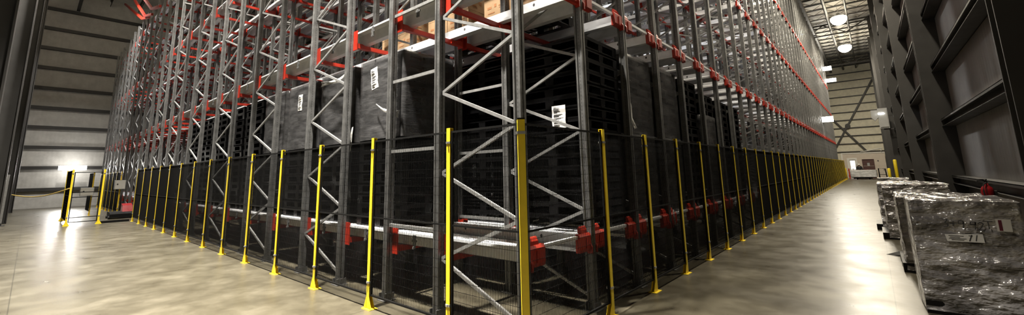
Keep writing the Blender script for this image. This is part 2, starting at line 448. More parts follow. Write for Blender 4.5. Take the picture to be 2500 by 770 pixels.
def frame_label(k, j):
    if k == 0:
        if j == 0: return 'galvanised zigzag rack frame right behind the tall yellow corner post'
        return 'galvanised zigzag rack frame, %s from the corner along the left rack face' % nth(j+1)
    if j == 0: return 'galvanised zigzag rack frame facing the right aisle, %s from the corner' % nth(k+1)
    return 'galvanised rack frame %s in from right aisle, %s row behind the left face' % (nth(j+1), nth(k))
def rack_frame(k, j):
    x1, x2 = FRAMES[j]; h = HS if x1 < -28.5 else HT
    t = thing('rack_frame', frame_label(k, j), 'rack frame', (x1, RY(k), 0), 'upright frames of the pallet rack')
    xs = [0, x2-x1] + ([-5.37-x1] if j == 0 else [])
    near = (k == 0 and j < 7) or (j == 0 and k < 7) or (k == 1 and j < 4)
    for x in xs:
        put('upright', UPM[h], t, (x,0,0))
        if near or k < 9: put('foot_plate', FTM, t, (x,0,0))
    if near:
        u, d = brace_meshes(x1-x2); z = .16; right = True
        while z + .523 < h - .1:
            put('brace', u if right else d, t, (0,0,z)); z += .523; right = not right
    else:
        put('bracing', bracing_mesh(j, h), t)
    if j == 0:
        for i in range(13 if near else 0):
            put('spacer', SPAC, t, (-1.38,0,1.015+1.045*i))
def nframes(k):
    return 13 if k < 8 else 8 if k < 16 else 5 if k < 26 else 3
for k in range(NROW):
    for j in range(nframes(k)): rack_frame(k, j)

# ---- shuttle lanes: two rails on red cross beams, red end stops
def rail_profile(s):
    p = [(.050,.160),(.056,.160),(.056,.182),(.192,.182),(.192,.0),(.298,.0),(.298,.042),(.29,.042),(.29,.012),(.224,.012),(.224,.058),(.204,.075),(.204,.190),(.050,.190)]
    return [(u*s, z) for u, z in p]
RAILLEN = 40.1
def rail_mesh(s, L):
    b = MB().prism(rail_profile(s), 'x', -L, .02)
    for i in range(int(L/1.5)):
        x = -.75 - i*1.5
        b.add([(x+.03*math.cos(a*math.pi/4), s*.2056, .125+.03*math.sin(a*math.pi/4)) for a in range(8)], [tuple(range(8))])
    return b
HOLE = M['ink']
def rail_with_holes(s, L):
    b = MB().prism(rail_profile(s), 'x', -L, .02); nf = len(b.f)
    for i in range(int(L/1.5)):
        x = -.62 - i*1.5
        b.add([(x+.022*math.cos(a*math.pi/4), s*.2048, .13+.026*math.sin(a*math.pi/4)) for a in range(8)], [tuple(range(8))])
    me = b.mesh('rail', M['rail']); me.materials.append(HOLE)
    for i, p in enumerate(me.polygons):
        if p.index >= nf: p.material_index = 1
    return me
RAILS = {s: rail_with_holes(s, RAILLEN) for s in (1,-1)}
def stop_mesh(s):
    b = MB()
    def pr(poly, u0, u1): b.prism(poly, 'y', s*u0, s*u1)
    pr([(-.015,-.015),(.04,-.015),(.05,.02),(.05,.175),(.03,.205),(-.015,.205)], .052, .312)         # shoe over the rail end
    pr([(.05,.03),(.057,.03),(.057,.16),(.05,.16)], .16, .175)                                       # fold rib
    pr([(-.03,.205),(.02,.205),(.015,.245),(-.005,.285),(-.02,.29),(-.03,.27)], .09, .235)           # raised pallet stop
    pr([(.0,-.05),(.07,-.05),(.07,.03),(.04,.09),(.0,.09)], .049, .075)                              # gusset by the upright
    return b.mesh('end_stop', M['red'])
STOPS = {s: stop_mesh(s) for s in (1,-1)}
BEAM = MB().box(-.03,.03,.06,PITCHY-.06,-.085,-.015).mesh('crossbeam', M['red'])
def bracket_mesh(s):
    return MB().prism([(s*u,z) for u,z in [(.052,-.085),(.30,-.085),(.30,-.06),(.15,.0),(.055,.0)]], 'x', -.045, .045) \
        .prism([(s*u,z) for u,z in [(.040,-.12),(.054,-.12),(.054,.23),(.040,.23)]], 'x', -.075, .055) \
        .prism([(s*u,z) for u,z in [(.054,-.02),(.062,-.02),(.062,.17),(.054,.21)]], 'x', -.055, .03).mesh('bracket', M['red'])
BRK = {s: bracket_mesh(s) for s in (1,-1)}
TIE = MB().box(-.02,.02,.30,PITCHY-.30,.15,.19).mesh('tie_bar', M['rail'])
CLIP = MB().box(-.025,.025,-.02,.0,-.02,.15).box(-.012,.012,-.035,-.02,-.03,.0).box(-.05,.05,-.015,0,.06,.09).mesh('splice_clip', M['upright'])
UX = []
for a, b_ in FRAMES: UX += [a, b_]
UX.insert(2, -5.37)
BEAM2 = MB().box(-.03,.03,.06,PITCHY-.06,-.085,-.015)
for s_, y_ in ((1,0),(-1,PITCHY)):
    BEAM2.prism([(y_+s_*u,z) for u,z in [(.052,-.085),(.30,-.085),(.15,.0),(.06,.0),(.054,.22),(.04,.22),(.04,-.085)]], 'x', -.055, .045)
BEAM2 = BEAM2.mesh('crossbeam', M['red'])
LEVNAME = ['lowest','second','third','fourth']
def lane(k, lev):
    t = thing('shuttle_lane', 'pale rails with red end stops, %s lane from corner, %s rack level' % (nth(k+1), LEVNAME[lev]),
              'rack rail', (XF, RY(k), LEVZ[lev]), 'shuttle lanes on the %s level' % LEVNAME[lev])
    for s, y in ((1,0),(-1,PITCHY)):
        r = put('rail', RAILS[s], t, (0,y,0)); put('end_stop', STOPS[s], r)
    put('tie_bar', TIE, t)
    detail = k < 4 and lev < 3
    for i, x in enumerate(UX):
        if i == 0: continue
        if i >= (len(UX) if k < 6 else 14 if k < 10 else 5): break
        dx = x - XF + .12
        if detail:
            bm_ = put('crossbeam', BEAM, t, (dx,0,0))
            for s, y in ((1,0),(-1,PITCHY)): put('bracket', BRK[s], bm_, (0,y,0))
        else: put('crossbeam', BEAM2, t, (dx,0,0))
    if k == 0:
        for i in range(9):
            put('splice_clip', CLIP, t, ((UX[i+1]+UX[i+2])/2-XF, .055, .02))
for lev in range(4):
    for k in range(NROW-1):
        if lev == 0 and k > 13: continue
        lane(k, lev)

# ------------------------------------------------------------------ pallets
PL, PW, PH = 1.24, 1.02, .169
def pallet_mesh():
    b = MB(); x0, x1, y0, y1 = -PL/2, PL/2, -PW/2, PW/2; h = PH
    b.box(x0,x1,y0,y1,h-.034,h-.004)                                    # deck
    for a in (x0, x1-.02): b.box(a,a+.02,y0,y1,h-.05,h)                  # raised rim
    for a in (y0, y1-.02): b.box(x0+.02,x1-.02,a,a+.02,h-.05,h)
    for i in range(9):
        u = x0+.02+(i+1)*(PL-.04)/10; b.box(u-.008,u+.008,y0+.02,y1-.02,h-.05,h-.034)
    for cx, wx in ((x0+.075,.15),(0,.16),(x1-.075,.15)):                 # nine hollow feet, slightly tapered
        for cy, wy in ((y0+.065,.13),(0,.13),(y1-.065,.13)):
            t0, t1 = .006, 0
            v = []
            for z, g in ((.018,.008),(h-.034,0)):
                v += [(cx-wx/2+g,cy-wy/2+g,z),(cx+wx/2-g,cy-wy/2+g,z),(cx+wx/2-g,cy+wy/2-g,z),(cx-wx/2+g,cy+wy/2-g,z)]
            b.add(v, [(0,3,2,1),(4,5,6,7),(0,1,5,4),(1,2,6,5),(2,3,7,6),(3,0,4,7)])
    for cy in (y0+.065, 0, y1-.065): b.box(x0,x1,cy-.06,cy+.06,0,.02)    # runners
    for cx in (x0+.07, x1-.07): b.box(cx-.06,cx+.06,y0+.125,y1-.125,0,.018)
    return b.mesh('plastic_pallet', M['pallet'])
PAL = pallet_mesh()
def bev(o, w=.004):
    md = o.modifiers.new('edge', 'BEVEL'); md.width = w; md.segments = 1; md.limit_method = 'ANGLE'
    return o
Z0 = LEVZ[0] + .192
def lane_y(k): return RY(k) + PITCHY/2
def label_sheet(parent, loc, rot, w=.21, h=.30, name='paper_label'):
    """curled document sheet with print"""
    b = MB(); nx = 6
    vs = []; fs = []
    for i in range(nx+1):
        z = h/2 - h*i/nx; bulge = .004*math.sin(i*1.9) + .004
        for u in (-w/2, w/2): vs.append((u + .003*math.sin(i*1.3), -bulge, z))
    for i in range(nx+1):
        for u in (-w/2, w/2): vs.append((u + .003*math.sin(i*1.3), -bulge*0 - (.004*math.sin(i*1.9)+.004) + .0015, h/2-h*i/nx))
    n2 = 2*(nx+1)
    for i in range(nx):
        a = 2*i; fs += [(a,a+2,a+3,a+1), (n2+a,n2+a+1,n2+a+3,n2+a+2), (a,n2+a,n2+a+2,a+2), (a+1,a+3,n2+a+3,n2+a+1)]
    fs += [(0,1,n2+1,n2), (2*nx,n2+2*nx,n2+2*nx+1,2*nx+1)]
    b.add(vs, fs)
    o = put(name, b.mesh(name, M['paper']), parent, loc, rot)
    p = MB()
    rows = [(.44,.16,.3),(.40,.34,.3),(.33,.3,.55),(.30,.36,.3),(.25,.2,.3),(.12,.5,.25),(.09,.4,.25),(.04,.3,.6),(-.03,.55,.28),(-.06,.42,.28),(-.12,.3,.25),(-.2,.36,.3),(-.22,.5,.28),(-.3,.2,.3),(-.36,.32,.6)]
    for fz, wd, th in rows:
        i = (0.5-fz)*nx; z = fz*h; bul = .004*math.sin(i*1.9)+.004
        p.box(-w*.38, -w*.38+w*wd*1.3, -bul-.007, -bul-.004, z-th*.007, z+th*.007)
    put('print', p.mesh('print', M['ink']), o)
    return o
def pallet_stack(k, x, n, desc, z=Z0, twist=.006):
    for i in range(n):
        pos = n - i
        lab = 'black plastic pallet, %s from the top of %s' % (nth(pos), desc)
        if pos == 1: lab = 'black plastic pallet on top of %s' % desc
        if i == 0: lab = 'black plastic pallet at the bottom of %s' % desc
        o = put('plastic_pallet', PAL, None, (x+R(-.008,.008), lane_y(k)+R(-.008,.008), z+i*(PH+.001)), (0,0,R(-twist,twist)))
        tag(o, lab, 'pallet', 'black pallets stacked on the lowest level')
    return z + n*(PH+.001)
def film_shell(l, w, h, seed, amp=.012, round_=.05, div=(14,12,16), top=True):
    """wrapped block: rounded box, pinched and wrinkled, open below"""
    rnd = random.Random(seed); ph = [rnd.uniform(0,6.28) for _ in range(12)]
    b = MB(); nz = div[2]; nu = 4*div[0]
    vs = []; fs = []
    from mathutils import noise as NZ
    off = Vector((rnd.uniform(0,50),rnd.uniform(0,50),rnd.uniform(0,50)))
    def ring(z, sc):
        out = []
        for i in range(nu):
            s = i/nu*4; side = int(s); f = s-side
            c = [(-1,-1),(1,-1),(1,1),(-1,1)]; a, d = c[side], c[(side+1)%4]
            u = a[0]+(d[0]-a[0])*f; v = a[1]+(d[1]-a[1])*f
            r = math.hypot(u, v); k = (max(abs(u),abs(v))/r)**.05 if r else 1
            x = u*l/2*k*sc; y = v*w/2*k*sc
            wr = amp*(math.sin(3.1*i/nu*6.28+ph[0]+z*5)+.5*math.sin(z*17+ph[1]+2*math.sin(i/nu*14+ph[2])))
            fold = NZ.noise(Vector((x*2.2,y*2.2,z*7+x*1.5))+off) + .25*NZ.noise(Vector((x*4,y*4,z*16))+off) + .6*abs(NZ.noise(Vector((x*5,y*5,z*5))+off))
            wr = wr*.6 + amp*1.1*fold
            nrm = Vector((x,y,0)); nrm = nrm.normalized() if nrm.length > 1e-6 else Vector((0,0,0))
            out.append((x+nrm.x*wr*.6, y+nrm.y*wr*.6, z))
        return out
    for j in range(nz+1): vs += ring(h*j/nz, 1)
    tops = [(h+.004,.985),(h+.007,.94),(h+.004,.6),(h-.002,.25)]
    for z, sc in tops:
        rr = ring(z, sc); vs += [(x,y,z+amp*.8*math.sin(x*9+ph[4])*math.sin(y*8+ph[5])) for x,y,_ in rr]
    nr = nz+1+len(tops)
    for j in range(nr-1):
        for i in range(nu): fs.append((j*nu+i, j*nu+(i+1)%nu, (j+1)*nu+(i+1)%nu, (j+1)*nu+i))
    fs.append(tuple((nr-1)*nu+i for i in range(nu)))
    b.add(vs, fs)
    return b
def wrapped_pallets(k, x, z, n, label, tails=(), mat='film', dx=0):
    t = thing('wrapped_pallet_bundle', label, 'wrapped pallets', (x, lane_y(k), z), 'film wrapped pallet bundles on the rack')
    for i in range(n): put('plastic_pallet', PAL, t, (R(-.006,.006),R(-.006,.006),i*(PH+.001)))
    put('stretch_film', film_shell(PL+.05, PW+.05, n*(PH+.001)+.008, k*37+int(-x*10)+n, .006).mesh('stretch_film', M[mat], True), t)
    return t
# lane nearest the left aisle: four wrapped towers, then bare stacks
XS0 = [-5.93, -7.42, -8.98, -10.40, -11.88, -13.30, -14.75, -16.20, -17.65]
H8 = 8*(PH+.001)
for i, x in enumerate(XS0):
    if i < 4:
        d = ['nearest the fence corner','second from the corner','third from the corner, with a paper sheet','fourth from the corner'][i]
        pallet_stack(0, x, 8, 'the pile under left-face wrap %s' % ['one','two','three','four'][i])
        w = wrapped_pallets(0, x, Z0+H8+.006, 8, 'upper film wrapped pallet bundle on left face, %s' % d)
        if i == 0:
            label_sheet(w, (-.16, -PW/2-.03, 1.02), (0,math.radians(-8),0), .2, .36)
        if i == 2:
            label_sheet(w, (-.02, -PW/2-.03, .98), (0,math.radians(2),0), .2, .34)
    else:
        pallet_stack(0, x, 16, 'the %s stack along the left face' % nth(i+1))
# second lane: the labelled corner stack and those behind it
d1 = 'the corner stack with the white sheet'
pallet_stack(1, -3.52, 16, d1)
sheet = thing('paper_sheet', 'white printed paper sheet hanging on the black pallet stack behind the corner post', 'paper sheet', (-3.35, RY(1)+.135, 2.50))
label_sheet(sheet, (0,0,0), (0,0,0), .235, .33)
for i, x in enumerate((-4.95,-6.4,-7.85)):
    pallet_stack(1, x, 16, 'the %s behind the sheet-marked one' % ['stack directly','second stack','third stack'][i])
# front ends of the lanes along the right aisle
for k in (2,3):
    who = 'third' if k == 2 else 'fourth'
    wrapped_pallets(k, -3.55, Z0, 8, 'lower film wrapped pallet bundle at right face, %s lane' % who)
    wrapped_pallets(k, -3.55, Z0+H8+.006, 8, 'upper film wrapped pallet bundle at right face, %s lane' % who)
    wrapped_pallets(k, -4.95, Z0, 15, 'tall wrapped pallet bundle behind the front one in the %s lane' % who)
pallet_stack(4, -3.55, 16, 'the nearest bare stack along right face')
wrapped_pallets(5, -3.55, Z0, 12, 'film wrapped pallet bundle between two bare stacks on the right face')
pallet_stack(5, -3.55, 3, 'the short pile on right-face wrap', Z0+12*(PH+.001)+.012)
pallet_stack(6, -3.55, 15, 'the second bare stack along right face')
pallet_stack(7, -3.55, 15, 'the third bare stack along right face')
# loose film tails
def ribbon(name, pts, w, label, mat='film_scrap', nrm=(0,-1,0)):
    b = MB(); vs = []; fs = []; nrm = Vector(nrm)
    for i, p in enumerate(pts):
        p = Vector(p); d = Vector(pts[min(i+1,len(pts)-1)])-Vector(pts[max(i-1,0)]); a = d.cross(nrm).normalized()
        ww = w[i] if isinstance(w,(list,tuple)) else w
        mid = p + nrm*.012*(1 if i%2 else -1)
        vs += [p-a*ww/2, mid, p+a*ww/2, p-a*ww/2-nrm*.002, mid-nrm*.002, p+a*ww/2-nrm*.002]
    for i in range(len(pts)-1):
        o = i*6; q = o+6
        fs += [(o,o+1,q+1,q),(o+1,o+2,q+2,q+1),(o+3,q+3,q+4,o+4),(o+4,q+4,q+5,o+5),(o,q,q+3,o+3),(o+2,o+5,q+5,q+2)]
    fs += [(0,3,4,1),(1,4,5,2)]; e = (len(pts)-1)*6; fs += [(e,e+1,e+4,e+3),(e+1,e+2,e+5,e+4)]
    b.add(vs, fs)
    return tag(put(name, b.mesh(name, M[mat], True)), label, 'plastic film', 'loose film tails')
yl = RY(0) + .08
ribbon('film_tail', [(-7.95,yl,3.50),(-7.6,yl-.02,3.47),(-7.2,yl-.01,3.46),(-6.92,yl-.03,3.52),(-6.86,yl-.02,3.40)], [.10,.05,.08,.05,.09],
       'twisted white film tail along the top of the second wrapped tower on left')
ribbon('film_tail', [(-6.66,yl,2.55),(-6.64,yl-.03,2.42),(-6.68,yl-.01,2.28),(-6.66,yl-.03,2.12)], [.03,.07,.05,.02],
       'short white film tail hanging between the first two wrapped towers on left')
ribbon('film_tail', [(-5.95,yl,2.86),(-5.7,yl-.03,2.74),(-5.45,yl-.03,2.66),(-5.33,yl+.02,2.63)], [.02,.04,.07,.12],
       'stretched film tail on the wrapped tower nearest the corner')
ribbon('film_tail', [(-2.90,RY(2)+.17,2.95),(-2.86,RY(2)+.16,2.75),(-2.87,RY(2)+.18,2.55),(-2.84,RY(2)+.24,2.38)], [.02,.05,.06,.10],
       'white film tail dangling from the third lane bundle at right face', nrm=(1,0,0))
ribbon('film_tail', [(-8.35,yl,2.35),(-8.38,yl-.02,2.2),(-8.42,yl,2.05)], [.08,.12,.16], 'whitish film tail low on the third wrapped tower on left')
ribbon('film_tail', [(-2.78,RY(3)+.1,1.0),(-2.77,RY(3)+.08,.86),(-2.76,RY(3)+.10,.72)], [.05,.09,.03], 'film scrap draped over a red end stop low on right face', nrm=(1,0,0))

# cartons on the second level
Z2 = LEVZ[1]+.192
ci = 0
def carton_mesh():
    b = MB().box(-.29,.29,-.235,.235,0,.36).box(-.29,.29,-.03,.03,.36,.362)
    return b.mesh('carton', M['carton'])
CM = carton_mesh()
PRM = MB()
for (u, v, a, c) in ((-.16,.20,.10,.04),(-.02,.22,.05,.06),(.12,.2,.12,.02),(.12,.16,.10,.015),(-.12,.10,.16,.02)):
    PRM.box(u-a/2,u+a/2,-.2375,-.2355,v-c/2,v+c/2)
    PRM.box(.2905,.2925,u*.7-a*.4,u*.7+a*.4,v-c/2,v+c/2)
PRM = PRM.mesh('print', M['print'])
names = ['front left','front right','rear left','rear right']
for s, (k, x, nl) in enumerate(((1,-4.3,3),(1,-5.9,2),(1,-7.6,2))):
    o = put('plastic_pallet', PAL, None, (x, lane_y(k), Z2)); tag(o, 'black plastic pallet under the brown cartons on the second level, %s from the aisle' % nth(s+1), 'pallet', 'pallets under cartons')
    for l in range(nl):
        for q, (ux, uy) in enumerate(((.30,-.245),(.30,.245),(-.30,-.245),(-.30,.245))):
            c = put('cardboard_carton', CM, None, (x+ux, lane_y(k)+uy, Z2+PH+.001+l*.364), (0,0,R(-.01,.01)))
            tag(c, 'brown cardboard carton, %s of %s layer, %s carton load from the aisle' % (names[q], ['bottom','middle','top'][l], nth(s+1)), 'carton', 'brown cartons on the second level')
            put('print', PRM, c)
# pale wrapped loads deep in the rack
for i, (k, x, lev, h) in enumerate(((5,-13.8,1,1.75),(6,-17.0,2,1.6),(4,-19.5,1,1.5))):
    t = thing('wrapped_load', 'whitish wrapped load deep in the rack, %s of three pale loads from the right' % nth(i+1), 'wrapped load', (x, lane_y(k), LEVZ[lev]+.192), 'pale loads deep in the rack')
    put('plastic_pallet', PAL, t)
    put('stretch_film', film_shell(1.2,1.0,h,i+40).mesh('stretch_film', M['film_white'], True), t, (0,0,PH))

# ------------------------------------------------------------------ fence
CX, CY, FH = -2.5605, 3.0984, 2.2
LP = [(CX-1.0575-1.605*i, CY) for i in range(14)]
RP = [(CX, CY+1.6064+1.3084*i) for i in range(46)]
# C shaped post, open side at +x (towards the corner for the left run)
PW_, PD_ = .06, .05
postC = MB().prism([(-PW_/2,-PD_/2),(PW_/2,-PD_/2),(PW_/2,-PD_/2+.006),(-PW_/2+.006,-PD_/2+.006),(-PW_/2+.006,PD_/2-.006),(PW_/2,PD_/2-.006),(PW_/2,PD_/2),(-PW_/2,PD_/2)], 'z', .008, FH+.03)
postC.box(-PW_/2,PW_/2,-PD_/2,PD_/2,FH+.03,FH+.036)
PCM = postC.mesh('post_tube', M['yellow'])
BASE = MB().box(-.09,.11,-.06,.06,0,.008)
BASE.prism([(-.03,.008),(-.085,.008),(-.03,.15)], 'y', -.03,-.024).prism([(.03,.008),(.1,.008),(.03,.15)], 'y', -.03,-.024).prism([(.03,.008),(.1,.008),(.03,.15)], 'y', .018,.024)
BASE = BASE.mesh('base_plate', M['yellow'])
CLAMP = MB().box(-.034,.034,-.031,.031,-.012,.012).box(-.012,.012,-.045,-.031,-.010,.010).mesh('clamp', M['zinc'])
def fence_post(x, y, rz, label, group, corner=False):
    t = thing('fence_post', label, 'fence post', (x,y,0), group, (0,0,rz))
    if corner:
        put('post_tube', MB().box(-.036,.036,-.036,.036,.008,FH+.03).mesh('post_tube', M['yellow']), t)
        put('post_cap', MB().box(-.037,.037,-.037,.037,FH+.03,FH+.045).mesh('post_cap', M['black']), t)
        put('base_plate', BASE, t)
        put('clamp', MB().box(-.04,.04,-.04,.04,-.014,.014).box(-.012,.012,-.052,-.04,-.012,.012).mesh('clamp', M['zinc']), t, (0,0,FH-.10))
        return t
    put('post_tube', PCM, t); put('base_plate', BASE, t)
    for z in (.33, FH-.13): put('clamp', CLAMP, t, (0,0,z))
    return t
fence_post(CX, CY, math.radians(-45), 'thick yellow fence post at the corner where both fence runs meet', 'yellow posts of the mesh fence', True)
for i, (x, y) in enumerate(LP):
    lab = 'yellow fence post, %s to the left of the corner post' % nth(i+1)
    if i == 13: lab = 'yellow fence post ending the left run beside the open gateway'
    fence_post(x, y, 0, lab, 'yellow posts of the left fence run')
for i, (x, y) in enumerate(RP):
    fence_post(x, y, math.radians(-90) , 'yellow fence post, %s to the right of the corner post' % nth(i+1), 'yellow posts of the right fence run')
WIRE = {}
def panel_meshes(L, z0=.16, z1=FH, pitch=.0215):
    key = (round(L,3), z0, z1, pitch)
    if key in WIRE: return WIRE[key]
    f = MB(); t = .022; d = .011
    f.box(0,L,-d,d,z0,z0+t).box(0,L,-d,d,z1-t,z1).box(0,t,-d,d,z0+t,z1-t).box(L-t,L,-d,d,z0+t,z1-t)
    zm = z0+.49*(z1-z0); f.box(t,L-t,-d*.7,d*.7,zm-.010,zm+.010)
    w = MB(); r = .0016
    n = int(round((L-2*t)/pitch))
    for i in range(1, n):
        x = t+(L-2*t)*i/n
        w.prism([(x-r,-r),(x+r,-r),(x+r,r),(x-r,r)], 'z', z0+t, z1-t)
    nz = 20
    for i in range(1, nz):
        z = z0+t+(z1-z0-2*t)*i/nz; w.box(t,L-t,r,3*r,z-r,z+r)
    WIRE[key] = (f.mesh('panel_frame', M['black']), w.mesh('wire_mesh', M['black']))
    return WIRE[key]
def fence_panel(p, q, label, group, **kw):
    """panel between two post centres p and q, on the rack side of the posts"""
    p, q = Vector((*p,0)), Vector((*q,0)); d = q-p; L = d.length - .064; a = math.atan2(d.y, d.x)
    o = p + d.normalized()*.032
    t = thing('wire_fence', label, 'fence panel', o, group, (0,0,a))
    f, w = panel_meshes(L, **kw)
    put('panel_frame', f, t); put('wire_mesh', w, t)
    return t
pts = [(CX,CY)] + LP
for i in range(14):
    fence_panel(pts[i+1], pts[i], 'black wire mesh panel, %s to the left of the corner post' % nth(i+1), 'mesh panels of the left fence run')
pts = [(CX,CY)] + RP
for i in range(46):
    fence_panel(pts[i], pts[i+1], 'black wire mesh panel, %s to the right of the corner post' % nth(i+1), 'mesh panels of the right fence run')
# gateway enclosure at the left end of the fence
GX = LP[-1][0]
gp = [(GX-.15,2.05,'yellow post between the open gateway and the mesh gate'),(GX-.1,1.13,'orange-yellow post at the outer corner of the gate enclosure'),
      (-28.2,1.13,'yellow post at the far end of the grazing black side panel')]
for x, y, lb in gp: fence_post(x, y, math.radians(90), lb, 'yellow posts of the gate enclosure')
fence_panel((GX-.1,1.13),(-28.2,1.13),'black mesh panel seen edge-on beside the left wall flood light','mesh panels of the gate enclosure')
g = thing('mesh_gate', 'light metal gate leaf with horizontal bars left of the open gateway', 'gate', (GX-.12,1.17,0))
b = MB()
for z in (.12,.30,1.1,1.3,2.1): b.box(-.015,.015,.0,.84,z,z+.03)
b.box(-.015,.015,0,.03,.12,2.13).box(-.015,.015,.81,.84,.12,2.13)
put('gate_frame', b.mesh('gate_frame', M['black']), g)
b = MB()
for i in range(1,26): b.box(-.002,.002,.03,.81,.3+i*.07,.303+i*.07)
put('wire_mesh', b.mesh('wire_mesh', M['black']), g)
xr = -30.0
bk = [(xr-1.605*i, CY+.05) for i in range(7)]
for i, (x, y) in enumerate(bk): fence_post(x, y, 0, 'yellow post of the fence beyond the gateway, %s from the gateway' % nth(i+1), 'yellow posts beyond the gateway')
for i in range(6): fence_panel(bk[i+1], bk[i], 'black mesh panel beyond the gateway, %s from the gateway' % nth(i+1), 'mesh panels beyond the gateway')
fence_post(-31.0, 2.2, 0, 'yellow post carrying a grey control box behind the mesh gate', 'yellow posts of the gate enclosure')
fence_panel((-34.2,2.25),(-32.0,2.25),'black mesh panel standing far behind the gate post','mesh panels of the gate enclosure')
def control_box(x, y, z, w, h, label):
    t = thing('control_box', label, 'control box', (x,y,z))
    put('body', MB().box(-.09,.09,-w/2,w/2,0,h).mesh('body', M['grey']), t)
    put('door', MB().box(.09,.10,-w/2+.02,w/2-.02,.02,h-.02).mesh('door', M['white']), t)
    put('button', MB().lathe([(0,.02),(.03,.02),(.035,0),(0,0)], (0,0,0), 10).mesh('button', M['ink']), t, (.10,-w*.25,h*.55), (0,math.radians(90),0))
control_box(-30.5, 1.98, 1.02, .5, .42, 'pale grey control box behind the mesh gate')
control_box(xr+.13, 3.12, 1.31, .42, .47, 'grey control box on the post beyond the open gateway')
put_t = thing('shuttle_cart', 'low red and black pallet shuttle cart inside the gateway', 'shuttle cart', (-27.3, 3.0, 0))
put('body', MB().prism([(-.55,.06),(.55,.06),(.55,.22),(.42,.30),(-.55,.30)], 'y', -.42, .42).mesh('body', M['black']), put_t)
put('cover', MB().prism([(-.3,.30),(.3,.30),(.16,.58),(-.3,.66)], 'y', .02, .38).mesh('cover', M['ext_red']), put_t)
for sx in (-.4,.4):
    for sy in (-.43,.43):
        put('wheel', MB().tube([(0,-.03,0),(0,.03,0)], .07, 12).mesh('wheel', M['rubber'], True), put_t, (sx,sy,.07))
tag(put('door_threshold', MB().box(GX-.9,GX-.2,2.15,3.0,0,.05).box(GX-.22,GX-.18,2.10,3.02,0,.09).mesh('door_threshold', M['black'])), 'low black sill on the floor across the open gateway', 'sill')
pp = []
for i in range(13):
    f = i/12; pp.append((-29.3+(GX-.25+29.3)*f, -.45+(1.1+.45)*f, 1.22+.26*f-.28*math.sin(math.pi*f)*.7))
tag(put('sagging_barrier_tape', MB().tube(pp, .022, 6).mesh('sagging_barrier_tape', M['tape'], True)), 'yellow barrier cord sagging from the left column to the mesh panel', 'cord')
t = thing('barrier_stand', 'dark steel upright with pale edge beside the left column', 'post', (-27.6,-.62,0))
put('pole', MB().prism([(-.05,-.05),(.05,-.05),(.05,.05),(-.05,.05)], 'z', .02, 2.1).mesh('pole', M['dark_steel']), t)
put('base', MB().box(-.2,.2,-.14,.14,0,.02).mesh('base', M['dark_steel']), t)
put('edge_strip', MB().box(.051,.056,-.02,.05,.1,2.1).mesh('edge_strip', M['galv']), t)
# red sloping struts above the low end of the rack
for i, (p, q) in enumerate((((-42.0,3.33,15.2),(-31.6,3.33,11.2)), ((-36.0,3.22,13.8),(-29.7,3.22,10.8)), ((-32.0,3.1,12.9),(-26.6,3.1,10.3)))):
    tag(put('sloping_strut', MB().bar(p, q, .13, .10).bar(q, Vector(q)+Vector((2.4,0,-.55)), .12,.09).mesh('sloping_strut', M['red'])), 'red sloping strut above the far left rack end, %s from the left' % nth(i+1), 'strut', 'red struts above the rack end')

# ------------------------------------------------------------------ wrapped loads along the right wall
def floor_load(x0, y0, w, d, h, label, seed, feet=0, amp=.02, neck=False):
    t = thing('wrapped_floor_load', label, 'wrapped load', (x0+w/2, y0+d/2, 0), 'film wrapped loads along the right wall')
    b = MB()
    for yy in (-d/2, -d*.09, d/2-d*.18): b.box(-w/2-feet, w/2, yy, yy+d*.18, 0, .10)
    b.box(-w/2-feet, w/2, -d/2, d/2, .10, .145)
    put('pallet', b.mesh('pallet', M['pallet']), t)
    g = MB(); rnd = random.Random(seed)
    z = .147
    rows = 4
    for r_ in range(rows):
        hh = (h-.16)/rows
        for i in range(3):
            for j in range(2):
                gw, gd = (w-.08)/3, (d-.08)/2
                e = rnd.uniform(.0,.03)
                g.box(-w/2+.04+i*gw+e, -w/2+.04+(i+1)*gw-.012, -d/2+.04+j*gd+e, -d/2+.04+(j+1)*gd-.012, z, z+hh-.012)
        z += hh
    put('packed_goods', g.mesh('packed_goods', M['goods']), t)
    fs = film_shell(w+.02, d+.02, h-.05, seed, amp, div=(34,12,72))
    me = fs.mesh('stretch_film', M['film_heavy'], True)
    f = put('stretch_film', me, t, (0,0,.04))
    return t
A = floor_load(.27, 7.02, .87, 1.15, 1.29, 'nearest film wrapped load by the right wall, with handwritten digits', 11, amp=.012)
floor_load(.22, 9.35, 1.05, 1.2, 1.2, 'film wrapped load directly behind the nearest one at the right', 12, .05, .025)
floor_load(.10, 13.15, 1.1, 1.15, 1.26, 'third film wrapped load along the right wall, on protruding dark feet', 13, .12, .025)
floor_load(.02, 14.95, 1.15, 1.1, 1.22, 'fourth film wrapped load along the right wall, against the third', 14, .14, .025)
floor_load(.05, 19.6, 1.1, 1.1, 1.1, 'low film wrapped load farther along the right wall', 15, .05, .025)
floor_load(.1, 27.0, 1.1, 1.1, 1.05, 'farthest film wrapped load along the right wall', 16, .05, .025)
